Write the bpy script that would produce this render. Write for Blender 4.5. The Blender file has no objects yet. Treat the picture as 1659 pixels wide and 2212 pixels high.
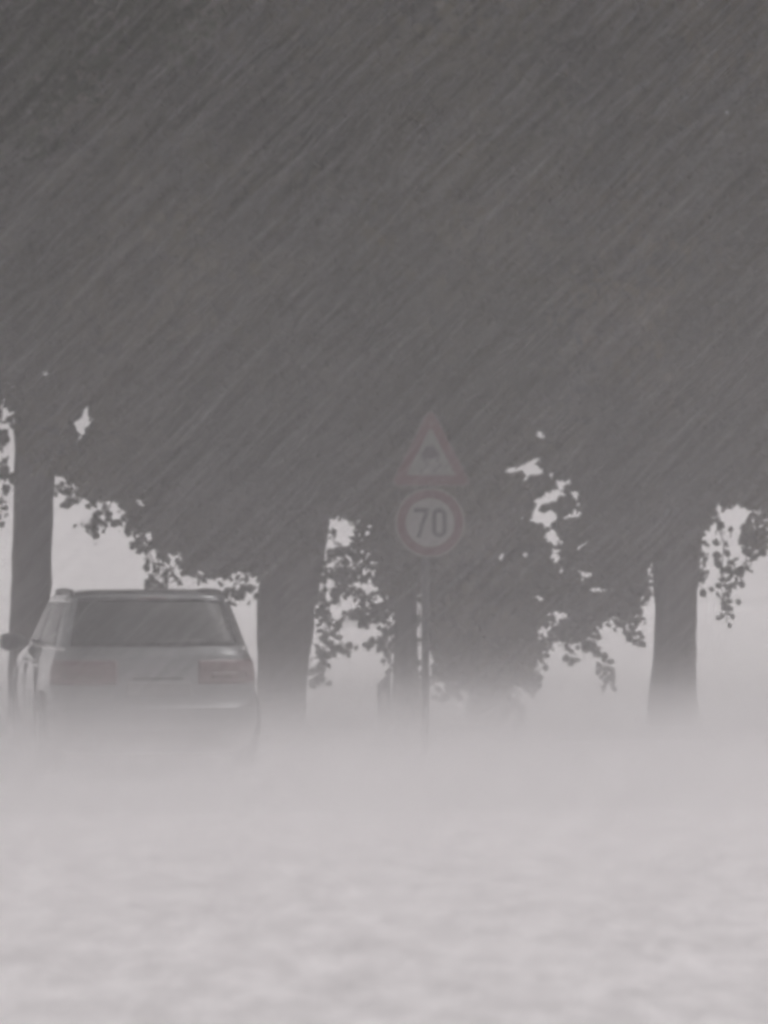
import bpy, math, random
import numpy as np
from mathutils import Vector, Matrix

random.seed(7)
rng = np.random.default_rng(7)
S = bpy.context.scene
COL = S.collection
R = math.radians

# ------------------------------------------------------------------ camera
EYE = 1.55
PITCH = R(1.62)
F_PX = 5530.0            # focal length in units of a 1659 x 2212 frame
cam_d = bpy.data.cameras.new('camera')
cam = bpy.data.objects.new('camera', cam_d)
COL.objects.link(cam)
cam.location = (0, 0, EYE)
cam.rotation_euler = (R(90) + PITCH, 0, 0)
cam_d.sensor_fit = 'HORIZONTAL'
cam_d.sensor_width = 36.0
cam_d.lens = 36.0 * F_PX / 1659.0
cam_d.clip_start = 0.1
cam_d.clip_end = 3000
cam_d.dof.use_dof = True
cam_d.dof.focus_distance = 26.0
cam_d.dof.aperture_fstop = 2.8
S.camera = cam

# ------------------------------------------------------------------ sky and sun
SUN_EL, SUN_AZ = R(64), R(60)         # azimuth from +Y (away from the camera) towards +X
w = bpy.data.worlds.new('World')
S.world = w
w.use_nodes = True
nt = w.node_tree
nt.nodes.clear()
sky = nt.nodes.new('ShaderNodeTexSky')
sky.sky_type = 'NISHITA'
sky.sun_disc = False
sky.sun_elevation = SUN_EL
sky.sun_rotation = SUN_AZ
sky.dust_density = 4.0
bw = nt.nodes.new('ShaderNodeHueSaturation')      # an overcast sky has no blue
bw.inputs['Saturation'].default_value = 0.06
tint = nt.nodes.new('ShaderNodeMix'); tint.data_type = 'RGBA'; tint.blend_type = 'MULTIPLY'
tint.inputs['Factor'].default_value = 1.0
tint.inputs['B'].default_value = (1.0, 0.965, 0.975, 1)
bg = nt.nodes.new('ShaderNodeBackground')
bg.inputs['Strength'].default_value = 0.12
wo = nt.nodes.new('ShaderNodeOutputWorld')
nt.links.new(sky.outputs[0], bw.inputs['Color'])
nt.links.new(bw.outputs[0], tint.inputs['A'])
nt.links.new(tint.outputs['Result'], bg.inputs['Color'])
nt.links.new(bg.outputs[0], wo.inputs['Surface'])
sun_d = bpy.data.lights.new('sun', 'SUN')
sun_d.energy = 0.8
sun_d.angle = R(40)
sun_d.color = (1.0, 0.97, 0.94)
sun = bpy.data.objects.new('sun', sun_d)
COL.objects.link(sun)
_d = Vector((math.sin(SUN_AZ) * math.cos(SUN_EL), math.cos(SUN_AZ) * math.cos(SUN_EL), math.sin(SUN_EL)))
sun.rotation_euler = _d.to_track_quat('Z', 'Y').to_euler()

S.view_settings.view_transform = 'Standard'
S.view_settings.look = 'None'
S.view_settings.exposure = -0.04
S.view_settings.gamma = 1.0
S.view_settings.use_curve_mapping = False
S.render.engine = 'CYCLES'
c = S.cycles
c.max_bounces = 10
c.diffuse_bounces = 3
c.glossy_bounces = 3
c.transmission_bounces = 4
c.volume_bounces = 4
c.volume_step_rate = 2.0
c.transparent_max_bounces = 48
c.caustics_reflective = False
c.caustics_refractive = False
c.sample_clamp_indirect = 4.0
c.pixel_filter_type = 'BLACKMAN_HARRIS'
c.filter_width = 4.0
c.use_denoising = True
c.use_adaptive_sampling = True
c.adaptive_threshold = 0.08
c.adaptive_min_samples = 16

# ------------------------------------------------------------------ helpers
_cp, _sp = math.cos(PITCH), math.sin(PITCH)
def P(x, y, D):
    """world point at depth D (metres along +Y) of a point of the 1659 x 2212 frame"""
    a, b = (x - 829.5) / F_PX, (1106.0 - y) / F_PX
    d = Vector((a, _cp - b * _sp, _sp + b * _cp))
    return Vector((0, 0, EYE)) + d * (D / d.y)

def mesh_obj(name, verts, faces, mat, parent=None, smooth=False, mats=None, mat_ids=None):
    me = bpy.data.meshes.new(name)
    verts = np.asarray(verts, dtype=np.float32)
    if isinstance(faces, np.ndarray):
        n = faces.shape[1]
        me.vertices.add(len(verts)); me.vertices.foreach_set('co', verts.ravel())
        me.loops.add(faces.size); me.loops.foreach_set('vertex_index', faces.ravel().astype(np.int32))
        me.polygons.add(len(faces))
        me.polygons.foreach_set('loop_start', np.arange(0, faces.size, n, dtype=np.int32))
        me.update(calc_edges=True)
    else:
        me.from_pydata([tuple(map(float, v)) for v in verts], [], faces)
        me.update()
    if smooth:
        me.polygons.foreach_set('use_smooth', np.ones(len(me.polygons), dtype=bool))
    for m in (mats or [mat]):
        me.materials.append(m)
    if mat_ids is not None:
        me.polygons.foreach_set('material_index', np.asarray(mat_ids, dtype=np.int32))
    o = bpy.data.objects.new(name, me)
    COL.objects.link(o)
    if parent: o.parent = parent
    return o

def empty(name, loc=(0, 0, 0), rz=0):
    o = bpy.data.objects.new(name, None)
    COL.objects.link(o)
    o.location = loc; o.rotation_euler = (0, 0, rz)
    o.empty_display_size = 0.2
    return o

def tag(o, label=None, cat=None, group=None, kind=None):
    if label: o['label'] = label
    if cat: o['category'] = cat
    if group: o['group'] = group
    if kind: o['kind'] = kind
    return o

class MB:
    def __init__(s): s.v = []; s.f = []
    def add(s, v, f):
        k = len(s.v); s.v += [tuple(p) for p in v]; s.f += [tuple(i + k for i in q) for q in f]; return s
    def box(s, x0, x1, y0, y1, z0, z1, bev=0.0):
        b = bev
        if b <= 0:
            v = [(x, y, z) for z in (z0, z1) for y in (y0, y1) for x in (x0, x1)]
            f = [(0, 2, 3, 1), (4, 5, 7, 6), (0, 1, 5, 4), (2, 6, 7, 3), (0, 4, 6, 2), (1, 3, 7, 5)]
            return s.add(v, f)
        rings = []
        for z, i in ((z0, b), (z0 + b, 0), (z1 - b, 0), (z1, b)):
            rings.append([(x0 + b + i * 0.7, y0 + i, z), (x1 - b - i * 0.7, y0 + i, z), (x1 - i, y0 + b + i * 0.7, z), (x1 - i, y1 - b - i * 0.7, z),
                          (x1 - b - i * 0.7, y1 - i, z), (x0 + b + i * 0.7, y1 - i, z), (x0 + i, y1 - b - i * 0.7, z), (x0 + i, y0 + b + i * 0.7, z)])
        return s.rings(rings)
    def rings(s, rings, cap=True, closed=True):
        n = len(rings[0]); v = [p for r in rings for p in r]; f = []
        for k in range(len(rings) - 1):
            for i in range(n if closed else n - 1):
                j = (i + 1) % n
                f.append((k * n + i, k * n + j, (k + 1) * n + j, (k + 1) * n + i))
        if cap and closed:
            f.append(tuple(range(n - 1, -1, -1))); f.append(tuple((len(rings) - 1) * n + i for i in range(n)))
        return s.add(v, f)
    def prism(s, pts, y0, y1):
        """polygon in x-z (counter-clockwise seen from -Y), extruded from y0 to y1"""
        n = len(pts)
        v = [(x, y0, z) for x, z in pts] + [(x, y1, z) for x, z in pts]
        f = [tuple(range(n)), tuple(range(2 * n - 1, n - 1, -1))]
        f += [(i, i + n, (i + 1) % n + n, (i + 1) % n) for i in range(n)]
        return s.add(v, f)
    def band(s, outer, inner, y0, y1):
        """closed band between two outlines of equal count in x-z, thickness y0..y1"""
        n = len(outer)
        v = [(x, y0, z) for x, z in outer] + [(x, y0, z) for x, z in inner] + [(x, y1, z) for x, z in outer] + [(x, y1, z) for x, z in inner]
        f = []
        for i in range(n):
            j = (i + 1) % n
            f += [(i, j, n + j, n + i), (2 * n + j, 2 * n + i, 3 * n + i, 3 * n + j), (j, i, 2 * n + i, 2 * n + j), (n + i, n + j, 3 * n + j, 3 * n + i)]
        return s.add(v, f)
    def tube(s, pts, rad, n=8):
        pts = [Vector(p) for p in pts]
        rings = []
        for i, p in enumerate(pts):
            t = (pts[min(i + 1, len(pts) - 1)] - pts[max(i - 1, 0)]).normalized()
            a = t.cross(Vector((0, 1, 0)) if abs(t.y) < 0.9 else Vector((1, 0, 0))).normalized(); b = t.cross(a)
            r = rad[i] if isinstance(rad, (list, tuple)) else rad
            rings.append([p + (a * math.cos(2 * math.pi * k / n) + b * math.sin(2 * math.pi * k / n)) * r for k in range(n)])
        return s.rings(rings)
    def build(s, name, mat, parent=None, smooth=False):
        return mesh_obj(name, s.v, s.f, mat, parent, smooth)

# ------------------------------------------------------------------ materials
def material(name, col, rough=0.6, metal=0.0, spec=0.5, coat=0.0, noise=None, bump=None, alpha=1.0):
    m = bpy.data.materials.new(name); m.use_nodes = True
    t = m.node_tree; b = t.nodes['Principled BSDF']
    b.inputs['Base Color'].default_value = (*col, 1)
    b.inputs['Roughness'].default_value = rough
    b.inputs['Metallic'].default_value = metal
    b.inputs['Specular IOR Level'].default_value = spec
    b.inputs['Coat Weight'].default_value = coat
    b.inputs['Coat Roughness'].default_value = 0.06
    b.inputs['Alpha'].default_value = alpha
    co = t.nodes.new('ShaderNodeTexCoord')
    if noise:
        (sc, stretch, other, detail) = noise
        mp = t.nodes.new('ShaderNodeMapping'); mp.inputs['Scale'].default_value = stretch
        n = t.nodes.new('ShaderNodeTexNoise'); n.inputs['Scale'].default_value = sc; n.inputs['Detail'].default_value = detail; n.inputs['Roughness'].default_value = 0.68
        r = t.nodes.new('ShaderNodeValToRGB')
        r.color_ramp.elements[0].position = 0.32; r.color_ramp.elements[0].color = (*other, 1)
        r.color_ramp.elements[1].position = 0.68; r.color_ramp.elements[1].color = (*col, 1)
        t.links.new(co.outputs['Object'], mp.inputs['Vector']); t.links.new(mp.outputs[0], n.inputs['Vector'])
        t.links.new(n.outputs['Fac'], r.inputs['Fac']); t.links.new(r.outputs[0], b.inputs['Base Color'])
    if bump:
        (sc, stretch, strength, dist) = bump
        mp = t.nodes.new('ShaderNodeMapping'); mp.inputs['Scale'].default_value = stretch
        n = t.nodes.new('ShaderNodeTexNoise'); n.inputs['Scale'].default_value = sc; n.inputs['Detail'].default_value = 6
        bp = t.nodes.new('ShaderNodeBump'); bp.inputs['Strength'].default_value = strength; bp.inputs['Distance'].default_value = dist
        t.links.new(co.outputs['Object'], mp.inputs['Vector']); t.links.new(mp.outputs[0], n.inputs['Vector'])
        t.links.new(n.outputs['Fac'], bp.inputs['Height']); t.links.new(bp.outputs[0], b.inputs['Normal'])
    return m

def leaf_material(name, c0, c1):
    m = bpy.data.materials.new(name); m.use_nodes = True
    t = m.node_tree; t.nodes.clear()
    out = t.nodes.new('ShaderNodeOutputMaterial'); mix = t.nodes.new('ShaderNodeMixShader'); mix.inputs[0].default_value = 0.25
    d = t.nodes.new('ShaderNodeBsdfDiffuse'); tr = t.nodes.new('ShaderNodeBsdfTranslucent')
    co = t.nodes.new('ShaderNodeTexCoord'); n = t.nodes.new('ShaderNodeTexNoise'); n.inputs['Scale'].default_value = 0.45; n.inputs['Detail'].default_value = 6
    r = t.nodes.new('ShaderNodeValToRGB')
    r.color_ramp.elements[0].position = 0.35; r.color_ramp.elements[0].color = (*c0, 1)
    r.color_ramp.elements[1].position = 0.66; r.color_ramp.elements[1].color = (*c1, 1)
    t.links.new(co.outputs['Object'], n.inputs['Vector']); t.links.new(n.outputs['Fac'], r.inputs['Fac'])
    t.links.new(r.outputs[0], d.inputs['Color']); t.links.new(r.outputs[0], tr.inputs['Color'])
    t.links.new(d.outputs[0], mix.inputs[1]); t.links.new(tr.outputs[0], mix.inputs[2]); t.links.new(mix.outputs[0], out.inputs['Surface'])
    return m

def volume_material(name, density, col, aniso=0.0):
    m = bpy.data.materials.new(name); m.use_nodes = True
    t = m.node_tree; t.nodes.clear()
    out = t.nodes.new('ShaderNodeOutputMaterial'); v = t.nodes.new('ShaderNodeVolumePrincipled')
    v.inputs['Color'].default_value = (*col, 1); v.inputs['Density'].default_value = density; v.inputs['Anisotropy'].default_value = aniso
    t.links.new(v.outputs[0], out.inputs['Volume'])
    return m

M = {}
M['bark'] = material('bark', (0.075, 0.062, 0.052), 0.85, noise=(9, (1, 1, 0.18), (0.035, 0.03, 0.026), 8), bump=(22, (1, 1, 0.15), 0.7, 0.03))
M['leaf'] = leaf_material('leaf', (0.016, 0.018, 0.012), (0.115, 0.10, 0.062))
M['leaf_dark'] = leaf_material('leaf_dark', (0.016, 0.018, 0.012), (0.09, 0.08, 0.052))
M['leaf_warm'] = leaf_material('leaf_warm', (0.022, 0.02, 0.012), (0.12, 0.096, 0.056))
M['leaf_near'] = leaf_material('leaf_near', (0.018, 0.022, 0.013), (0.05, 0.056, 0.034))
M['grass'] = leaf_material('grass', (0.05, 0.06, 0.03), (0.09, 0.1, 0.05))
M['paint'] = material('silver_paint', (0.13, 0.134, 0.138), 0.28, 0.5, 0.5, 1.0, noise=(3, (1, 1, 1), (0.118, 0.122, 0.126), 5))
M['glass'] = material('tinted_glass', (0.014, 0.015, 0.016), 0.22, 0, 0.18, bump=(60, (1, 1, 0.4), 0.25, 0.004))
M['rubber'] = material('rubber', (0.02, 0.02, 0.02), 0.7)
M['plastic'] = material('black_plastic', (0.025, 0.025, 0.026), 0.5)
M['chrome'] = material('chrome', (0.75, 0.75, 0.74), 0.18, 1.0)
M['alloy'] = material('alloy', (0.5, 0.5, 0.5), 0.3, 0.9)
M['lamp_red'] = material('red_lens', (0.07, 0.019, 0.021), 0.3, 0, 0.5, 0.5)
M['lamp_clear'] = material('clear_lens', (0.07, 0.025, 0.026), 0.2, 0, 0.5, 0.5)
M['plate'] = material('plate_white', (0.15, 0.15, 0.15), 0.4)
M['sign_white'] = material('sign_white', (0.25, 0.246, 0.246), 0.5, noise=(6, (1, 1, 0.5), (0.20, 0.196, 0.196), 6))  # white face darkened: dimness under the canopy is put into the colour
M['sign_white_dim'] = material('sign_white_dim', (0.17, 0.167, 0.167), 0.6, noise=(6, (1, 1, 0.5), (0.13, 0.127, 0.127), 6))  # same shaded white, dimmed further in the colour for the triangle
M['sign_red'] = material('sign_red', (0.10, 0.035, 0.035), 0.5, noise=(5, (1, 1, 0.6), (0.08, 0.034, 0.034), 6))
M['sign_black'] = material('sign_black', (0.035, 0.035, 0.035), 0.5)
M['galv'] = material('galvanised_steel', (0.07, 0.07, 0.072), 0.55, 0.2, noise=(14, (1, 1, 0.4), (0.05, 0.05, 0.052), 6))
M['post'] = material('post_dark', (0.05, 0.046, 0.046), 0.6, noise=(8, (1, 1, 1), (0.035, 0.033, 0.033), 6))
M['reflector'] = material('reflector', (0.35, 0.33, 0.32), 0.3)
M['soil'] = material('flooded_field', (0.56, 0.545, 0.54), 0.5, noise=(0.7, (1, 1, 1), (0.45, 0.44, 0.435), 8), bump=(6, (1, 1, 1), 0.6, 0.05))
M['road'] = material('flooded_asphalt', (0.56, 0.55, 0.553), 0.4, 0, 0.5, noise=(1.6, (1, 1.6, 1), (0.44, 0.435, 0.437), 9), bump=(30, (1, 1, 1), 0.5, 0.02))
M['froth'] = material('frothing_water', (0.80, 0.782, 0.788), 0.5, 0, 0.5, noise=(4.5, (1, 0.4, 1), (0.56, 0.545, 0.55), 12), bump=(9, (1, 0.7, 1), 0.35, 0.02))
M['kerb'] = material('kerb_stone', (0.3, 0.29, 0.285), 0.7, noise=(5, (1, 1, 1), (0.22, 0.215, 0.21), 8))
M['far_leaf'] = leaf_material('far_leaf', (0.03, 0.038, 0.02), (0.055, 0.062, 0.034))

def rain_material():
    m = bpy.data.materials.new('rain_water'); m.use_nodes = True
    t = m.node_tree; t.nodes.clear()
    out = t.nodes.new('ShaderNodeOutputMaterial')
    add = t.nodes.new('ShaderNodeMixShader'); add.inputs[0].default_value = 0.5
    d = t.nodes.new('ShaderNodeBsdfDiffuse'); d.inputs['Color'].default_value = (0.7, 0.69, 0.7, 1)
    l = t.nodes.new('ShaderNodeBsdfTranslucent'); l.inputs['Color'].default_value = (0.7, 0.69, 0.7, 1)
    t.links.new(d.outputs[0], add.inputs[1]); t.links.new(l.outputs[0], add.inputs[2])
    t.links.new(add.outputs[0], out.inputs['Surface'])
    return m
M['rain'] = rain_material()

# value noise for shapes
def vnoise(x, y, seed=0):
    x = np.asarray(x, float); y = np.asarray(y, float)
    xi = np.floor(x).astype(np.int64); yi = np.floor(y).astype(np.int64)
    xf = x - xi; yf = y - yi; xf = xf * xf * (3 - 2 * xf); yf = yf * yf * (3 - 2 * yf)
    def h(a, b):
        n = (a * 374761393 + b * 668265263 + seed * 1274126177) & 0x7fffffff
        n = ((n ^ (n >> 13)) * 1103515245) & 0x7fffffff
        return ((n ^ (n >> 16)) & 0xffff) / 65535.0
    return (h(xi, yi) * (1 - xf) + h(xi + 1, yi) * xf) * (1 - yf) + (h(xi, yi + 1) * (1 - xf) + h(xi + 1, yi + 1) * xf) * yf
def fbm(x, y, seed=0, o=4):
    s = 0; a = 0.5
    for k in range(o):
        s = s + a * vnoise(x * 2 ** k, y * 2 ** k, seed + k); a *= 0.5
    return s

# ------------------------------------------------------------------ ground, road, forecourt
def grid(x0, x1, y0, y1, nx, ny, zf):
    X, Y = np.meshgrid(np.linspace(x0, x1, nx), np.linspace(y0, y1, ny))
    Z = zf(X, Y)
    v = np.stack([X.ravel(), Y.ravel(), Z.ravel()], 1)
    i = np.arange(nx * ny).reshape(ny, nx)
    f = np.stack([i[:-1, :-1].ravel(), i[:-1, 1:].ravel(), i[1:, 1:].ravel(), i[1:, :-1].ravel()], 1)
    return v, f

v, f = grid(-420, 420, -40, 560, 40, 40, lambda X, Y: 0 * X - 0.03)
tag(mesh_obj('ground', v, f, M['soil']), kind='structure')
# the road: a flooded carriageway crossing slightly askew (its near edge 16.9 m off on the left, 17.4 m on the right)
def near_edge(X): return 17.15 + 0.09 * X
def road_z(X, Y): return 0.0 + 0.012 * (fbm(X * 0.9, Y * 0.9, 3) - 0.5)
X, T = np.meshgrid(np.linspace(-60, 60, 240), np.linspace(0, 1, 60))
Yr = near_edge(X) + T * (25.3 - 17.15)
v = np.stack([X.ravel(), Yr.ravel(), road_z(X, Yr).ravel()], 1)
i = np.arange(240 * 60).reshape(60, 240)
f = np.stack([i[:-1, :-1].ravel(), i[:-1, 1:].ravel(), i[1:, 1:].ravel(), i[1:, :-1].ravel()], 1)
tag(mesh_obj('road', v, f, M['road'], smooth=True), kind='structure')
# flooded forecourt in front of the road, churned by the rain
def court_z(X, Y):
    return 0.035 + 0.02 * (fbm(X * 1.3, Y * 0.6, 11, 4) - 0.5) + 0.035 * np.maximum(0, fbm(X * 13, Y * 4.5, 21, 3) - 0.46)
nx, ny = 360, 260
X, T = np.meshgrid(np.linspace(-9, 9, nx), np.linspace(0, 1, ny))
Yc = 4.0 + T * (near_edge(X) - 0.02 - 4.0)
v = np.stack([X.ravel(), Yc.ravel(), court_z(X, Yc).ravel()], 1)
i = np.arange(nx * ny).reshape(ny, nx)
f = np.stack([i[:-1, :-1].ravel(), i[:-1, 1:].ravel(), i[1:, 1:].ravel(), i[1:, :-1].ravel()], 1)
tag(mesh_obj('flood_water', v, f, M['froth'], smooth=True), kind='structure')
# kerb stones along the far edge of the road
kerb = empty('kerb', (0, 0, 0)); tag(kerb, kind='structure')
kb = MB().box(-0.495, 0.495, -0.07, 0.07, -0.1, 0.13, 0.015)
kme = None
for k in range(-12, 13):
    if kme is None:
        o = kb.build('kerb_stone', M['kerb'], kerb); kme = o.data
    else:
        o = bpy.data.objects.new('kerb_stone', kme); COL.objects.link(o); o.parent = kerb
    o.location = (k * 1.0, near_edge(k) + 8.24, 0); o.rotation_euler = (0, 0, math.atan(0.09))

# ------------------------------------------------------------------ trees
ENV = np.array([(-700, 1000), (-300, 1060), (-60, 1000), (-5, 860), (30, 870), (60, 980), (120, 1050), (200, 1085), (250, 1118), (300, 1150), (350, 1185),
                (400, 1225), (450, 1265), (490, 1275), (530, 1235), (560, 1240), (690, 1215), (703, 1105), (760, 1115), (780, 1190),
                (830, 1250), (850, 1300), (895, 1235), (912, 1250), (930, 1385), (942, 1470), (1000, 1500), (1080, 1490), (1130, 1470),
                (1160, 1400), (1200, 1362), (1240, 1380), (1280, 1350), (1330, 1330), (1372, 1345), (1392, 1255), (1420, 1190),
                (1500, 1235), (1522, 1170), (1552, 1085), (1600, 1140), (1640, 1170), (1665, 1130), (1900, 1120), (2300, 1050)], float)
ZONES = [(1190, 1120, 160, 270, 0.255), (150, 930, 110, 150, 0.22), (1600, 1110, 90, 110, 0.25), (770, 1190, 90, 110, 0.25), (300, 1150, 170, 90, 0.12), (950, 1330, 60, 90, 0.15)]   # where the crowns are thinnest
HOLES = [(104, 815, 15, 36), (155, 838, 9, 13), (182, 905, 24, 34), (168, 945, 12, 14), (128, 1040, 14, 16), (240, 1095, 24, 16), (305, 1085, 14, 12),
         (380, 1215, 20, 22), (525, 1248, 26, 14), (10, 925, 20, 42), (1140, 1015, 26, 22), (1185, 1020, 14, 10), (1218, 1038, 20, 10),
         (1168, 940, 16, 22), (1145, 880, 16, 6), (1175, 1120, 34, 16), (1245, 1112, 20, 10), (1160, 1085, 12, 16), (1075, 1203, 24, 13),
         (1098, 1085, 9, 15), (1195, 1165, 16, 22), (1270, 1240, 18, 9), (1295, 1275, 26, 8), (1400, 1245, 14, 26), (735, 1150, 30, 30),
         (700, 1230, 12, 10), (800, 1140, 12, 8), (1205, 1330, 30, 12), (1175, 1370, 16, 18), (1210, 1235, 14, 8), (1570, 1120, 22, 14),
         (1620, 1105, 14, 8), (455, 1110, 8, 8), (400, 1140, 7, 7), (15, 1090, 10, 30)]

def to_disp(X, Z, D):
    """display coordinates of points standing in the plane of a tree at depth D"""
    yy = D * _cp + (Z - EYE) * _sp; zz = -D * _sp + (Z - EYE) * _cp
    return 829.5 + X / yy * F_PX, 1106.0 - zz / yy * F_PX

LEAF = np.array([(0, 0, 0), (-0.36, 0.32, 0.06), (0.36, 0.32, 0.06), (-0.46, 0.62, 0.03), (0.46, 0.62, 0.03), (0, 1.0, -0.12)], float)
LEAF_F = np.array([(0, 2, 4), (0, 4, 5), (0, 5, 3), (0, 3, 1)], int)

def leaves_mesh(pos, size, seed):
    """leaf-sized faces at the given points, drooping, turned at random"""
    r = np.random.default_rng(seed)
    n = len(pos)
    az = r.uniform(0, 2 * np.pi, n); pit = r.normal(-0.7, 0.5, n); rol = r.normal(0, 0.7, n)
    ca, sa, cq, sq, cr, sr = np.cos(az), np.sin(az), np.cos(pit), np.sin(pit), np.cos(rol), np.sin(rol)
    fwd = np.stack([ca * cq, sa * cq, sq], 1)
    side = np.stack([-sa, ca, np.zeros(n)], 1)
    up = np.cross(side, fwd) * -1
    s2 = side * cr[:, None] + up * sr[:, None]
    u2 = -side * sr[:, None] + up * cr[:, None]
    L = LEAF
    v = (pos[:, None, :] + size[:, None, None] * (L[None, :, 0, None] * s2[:, None, :] + (L[None, :, 1, None] - 0.5) * fwd[:, None, :] + L[None, :, 2, None] * u2[:, None, :]))
    f = (LEAF_F[None] + (np.arange(n) * len(L))[:, None, None]).reshape(-1, 3)
    return v.reshape(-1, 3), f

def openness(xd, yd, above):
    thr = 0.45 - 0.55 * np.clip(above, 0, 1.0)
    wm = np.zeros_like(xd)
    for (zx, zy, zrx, zry, amt) in ZONES:
        wz = np.exp(-((xd - zx) / zrx) ** 2 - ((yd - zy) / zry) ** 2)
        thr = np.maximum(thr, 0.475 * np.minimum(1, wz * 1.3) * (amt / 0.28)); wm = np.maximum(wm, wz)
    return fbm(xd / 24.0, yd / 19.0, 78, 3) * 1.07 - thr, wm

def crown_points(X0, D, rx, ry, ztop, n_clusters, per, seed, xlim=None, zfade=9.3):
    r = np.random.default_rng(seed)
    pts = []
    tot = 0
    while tot < n_clusters:
        m = n_clusters * 3
        zc = np.where(r.random(m) < 0.36, r.uniform(0.2, 4.6, m), r.uniform(1.0, ztop, m))
        # the crown's half width by height: full in the middle, rounded on top
        t = np.clip((zc - 2.0) / (ztop - 2.0), 0, 1)
        wmax = np.sqrt(np.clip(1 - np.clip((t - 0.55) / 0.45, 0, 1) ** 2, 0, 1))
        ax = r.uniform(-1, 1, m); ay = r.uniform(-1, 1, m)
        keep = ax * ax + ay * ay < 1
        x = X0 + ax * rx * wmax
        xd, yd = to_disp(x, zc, D)
        env = np.interp(xd, ENV[:, 0], ENV[:, 1]) + 26 * (fbm(xd / 45.0, yd / 45.0, seed) - 0.5) * 2
        above = (env - yd) / F_PX * D          # metres above the crown's lower edge
        keep &= above > 0.03
        half = np.minimum(0.35 + 0.75 * np.clip(above, 0, 9), ry) * wmax
        # crowns are open in places: ragged gaps, more of them along the lower edge
        op, wz = openness(xd, yd, above)
        half = np.where(wz > 0.3, np.minimum(half, 0.9), half)
        keep &= op > 0
        g = fbm(x * 1.3 + seed, zc * 1.3, seed + 5, 3)
        keep &= ~((g < 0.30) & (r.random(m) < 0.7) & (above < 1.5))
        for (hx, hy, hrx, hry) in HOLES:
            e = ((xd - hx) / (hrx + 10)) ** 2 + ((yd - hy) / (hry + 10)) ** 2
            keep &= e > 1
            half = np.where(e < 6, np.minimum(half, 0.55), half)       # the crown is thin where the sky shows through
        keep &= ~((zc > zfade) & (r.random(m) < 0.6))
        if xlim is not None: keep &= (xd > xlim[0]) & (xd < xlim[1])
        p = np.stack([x, D + ay * half, zc], 1)[keep]
        pts.append(p); tot += len(p)
    c0 = np.concatenate(pts)[:n_clusters]
    off = r.normal(0, 1, (len(c0), per, 3)) * np.array([0.11, 0.13, 0.075])
    p = (c0[:, None, :] + off).reshape(-1, 3)
    # no single leaf strays into the open places either
    xd, yd = to_disp(p[:, 0], p[:, 2], D)
    env = np.interp(xd, ENV[:, 0], ENV[:, 1]) + 40
    ok = (yd < env) & (openness(xd, yd, (env - yd) / F_PX * D)[0] > -0.025)
    for (hx, hy, hrx, hry) in HOLES:
        ok &= ((xd - hx) / hrx) ** 2 + ((yd - hy) / hry) ** 2 > r.uniform(0.8, 1.7, len(p))
    return p[ok], np.clip((env - yd)[ok] / F_PX * D, 0, 1)

leaf_me = None
def leaf_object(parent, mat):
    global leaf_me
    if leaf_me is None:
        o = mesh_obj('leaf', LEAF - np.array((0, 0, 0)), LEAF_F, mat, parent)
        leaf_me = o.data
        return o
    o = bpy.data.objects.new('leaf', leaf_me); COL.objects.link(o); o.parent = parent
    return o

def twig(tree, D, pts, n, size=0.09, spread=0.062):
    """a hanging twig (a tube) with single leaves on it; pts are (x, y) of the frame at the tree's depth"""
    n = int(n * 1.9); base = tree.location
    dy = random.uniform(-0.3, 0.3)
    w3 = [P(x, y, D) + Vector((0, dy, 0)) for x, y in pts]
    m = MB().tube([p - base for p in w3], [0.008 - 0.005 * k / (len(w3) - 1) for k in range(len(w3))], 5)
    tw = m.build('hanging_twig', M['bark'], tree)
    seg = [(w3[k + 1] - w3[k]).length for k in range(len(w3) - 1)]; L = sum(seg)
    for k in range(n):
        s = (k + random.random()) / n * L
        q = 0
        while q < len(seg) - 1 and s > seg[q]: s -= seg[q]; q += 1
        p = w3[q].lerp(w3[q + 1], min(1, s / seg[q]))
        o = leaf_object(tw, M['leaf'])
        o.location = p - base + Vector((random.gauss(0, spread * 0.6), random.gauss(0, spread), random.gauss(-0.01, spread * 0.5)))
        o.rotation_euler = (random.gauss(-0.5, 0.6), random.gauss(0, 0.9), random.uniform(0, 6.28))
        z = size * random.uniform(0.7, 1.25)
        o.scale = (z, z, z)

def trunk_mesh(D, outline, name='trunk', root=None, nseg=44, n=22, seed=0):
    """outline: (y, xleft, xright) rows of the frame at depth D, from the ground upwards"""
    rows = np.array(sorted(outline, key=lambda q: -q[0]), float)
    ys = np.linspace(rows[0, 0], rows[-1, 0], nseg)
    xl = np.interp(-ys, -rows[:, 0], rows[:, 1]); xr = np.interp(-ys, -rows[:, 0], rows[:, 2])
    rings = []
    for k, y in enumerate(ys):
        a, b = P(xl[k], y, D), P(xr[k], y, D)
        cx, rad, z = (a.x + b.x) / 2, (b.x - a.x) / 2, a.z
        ring = []
        for q in range(n):
            t = 2 * math.pi * q / n
            rr = rad * (1 + 0.05 * math.sin(3 * t + seed) + 0.15 * (float(vnoise(q * 0.9, k * 0.9, seed)) - 0.5))
            ring.append(Vector((cx + rr * math.cos(t), D + rr * math.sin(t), z)) - root.location)
        rings.append(ring)
    return MB().rings(rings).build(name, M['bark'], root, True)

def limb(root, D, pts, r0, r1, seed=0, dy=0.0):
    w3 = []
    for k, (x, y) in enumerate(pts):
        p = P(x, y, D); p.y += dy * k / (len(pts) - 1)
        w3.append(p - root.location)
    # smooth the polyline
    fine = []
    for k in range(len(w3) - 1):
        for q in range(4):
            fine.append(w3[k].lerp(w3[k + 1], q / 4))
    fine.append(w3[-1])
    n = len(fine)
    return MB().tube(fine, [r0 + (r1 - r0) * k / (n - 1) for k in range(n)], 8).build('branch', M['bark'], root, True)

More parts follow.
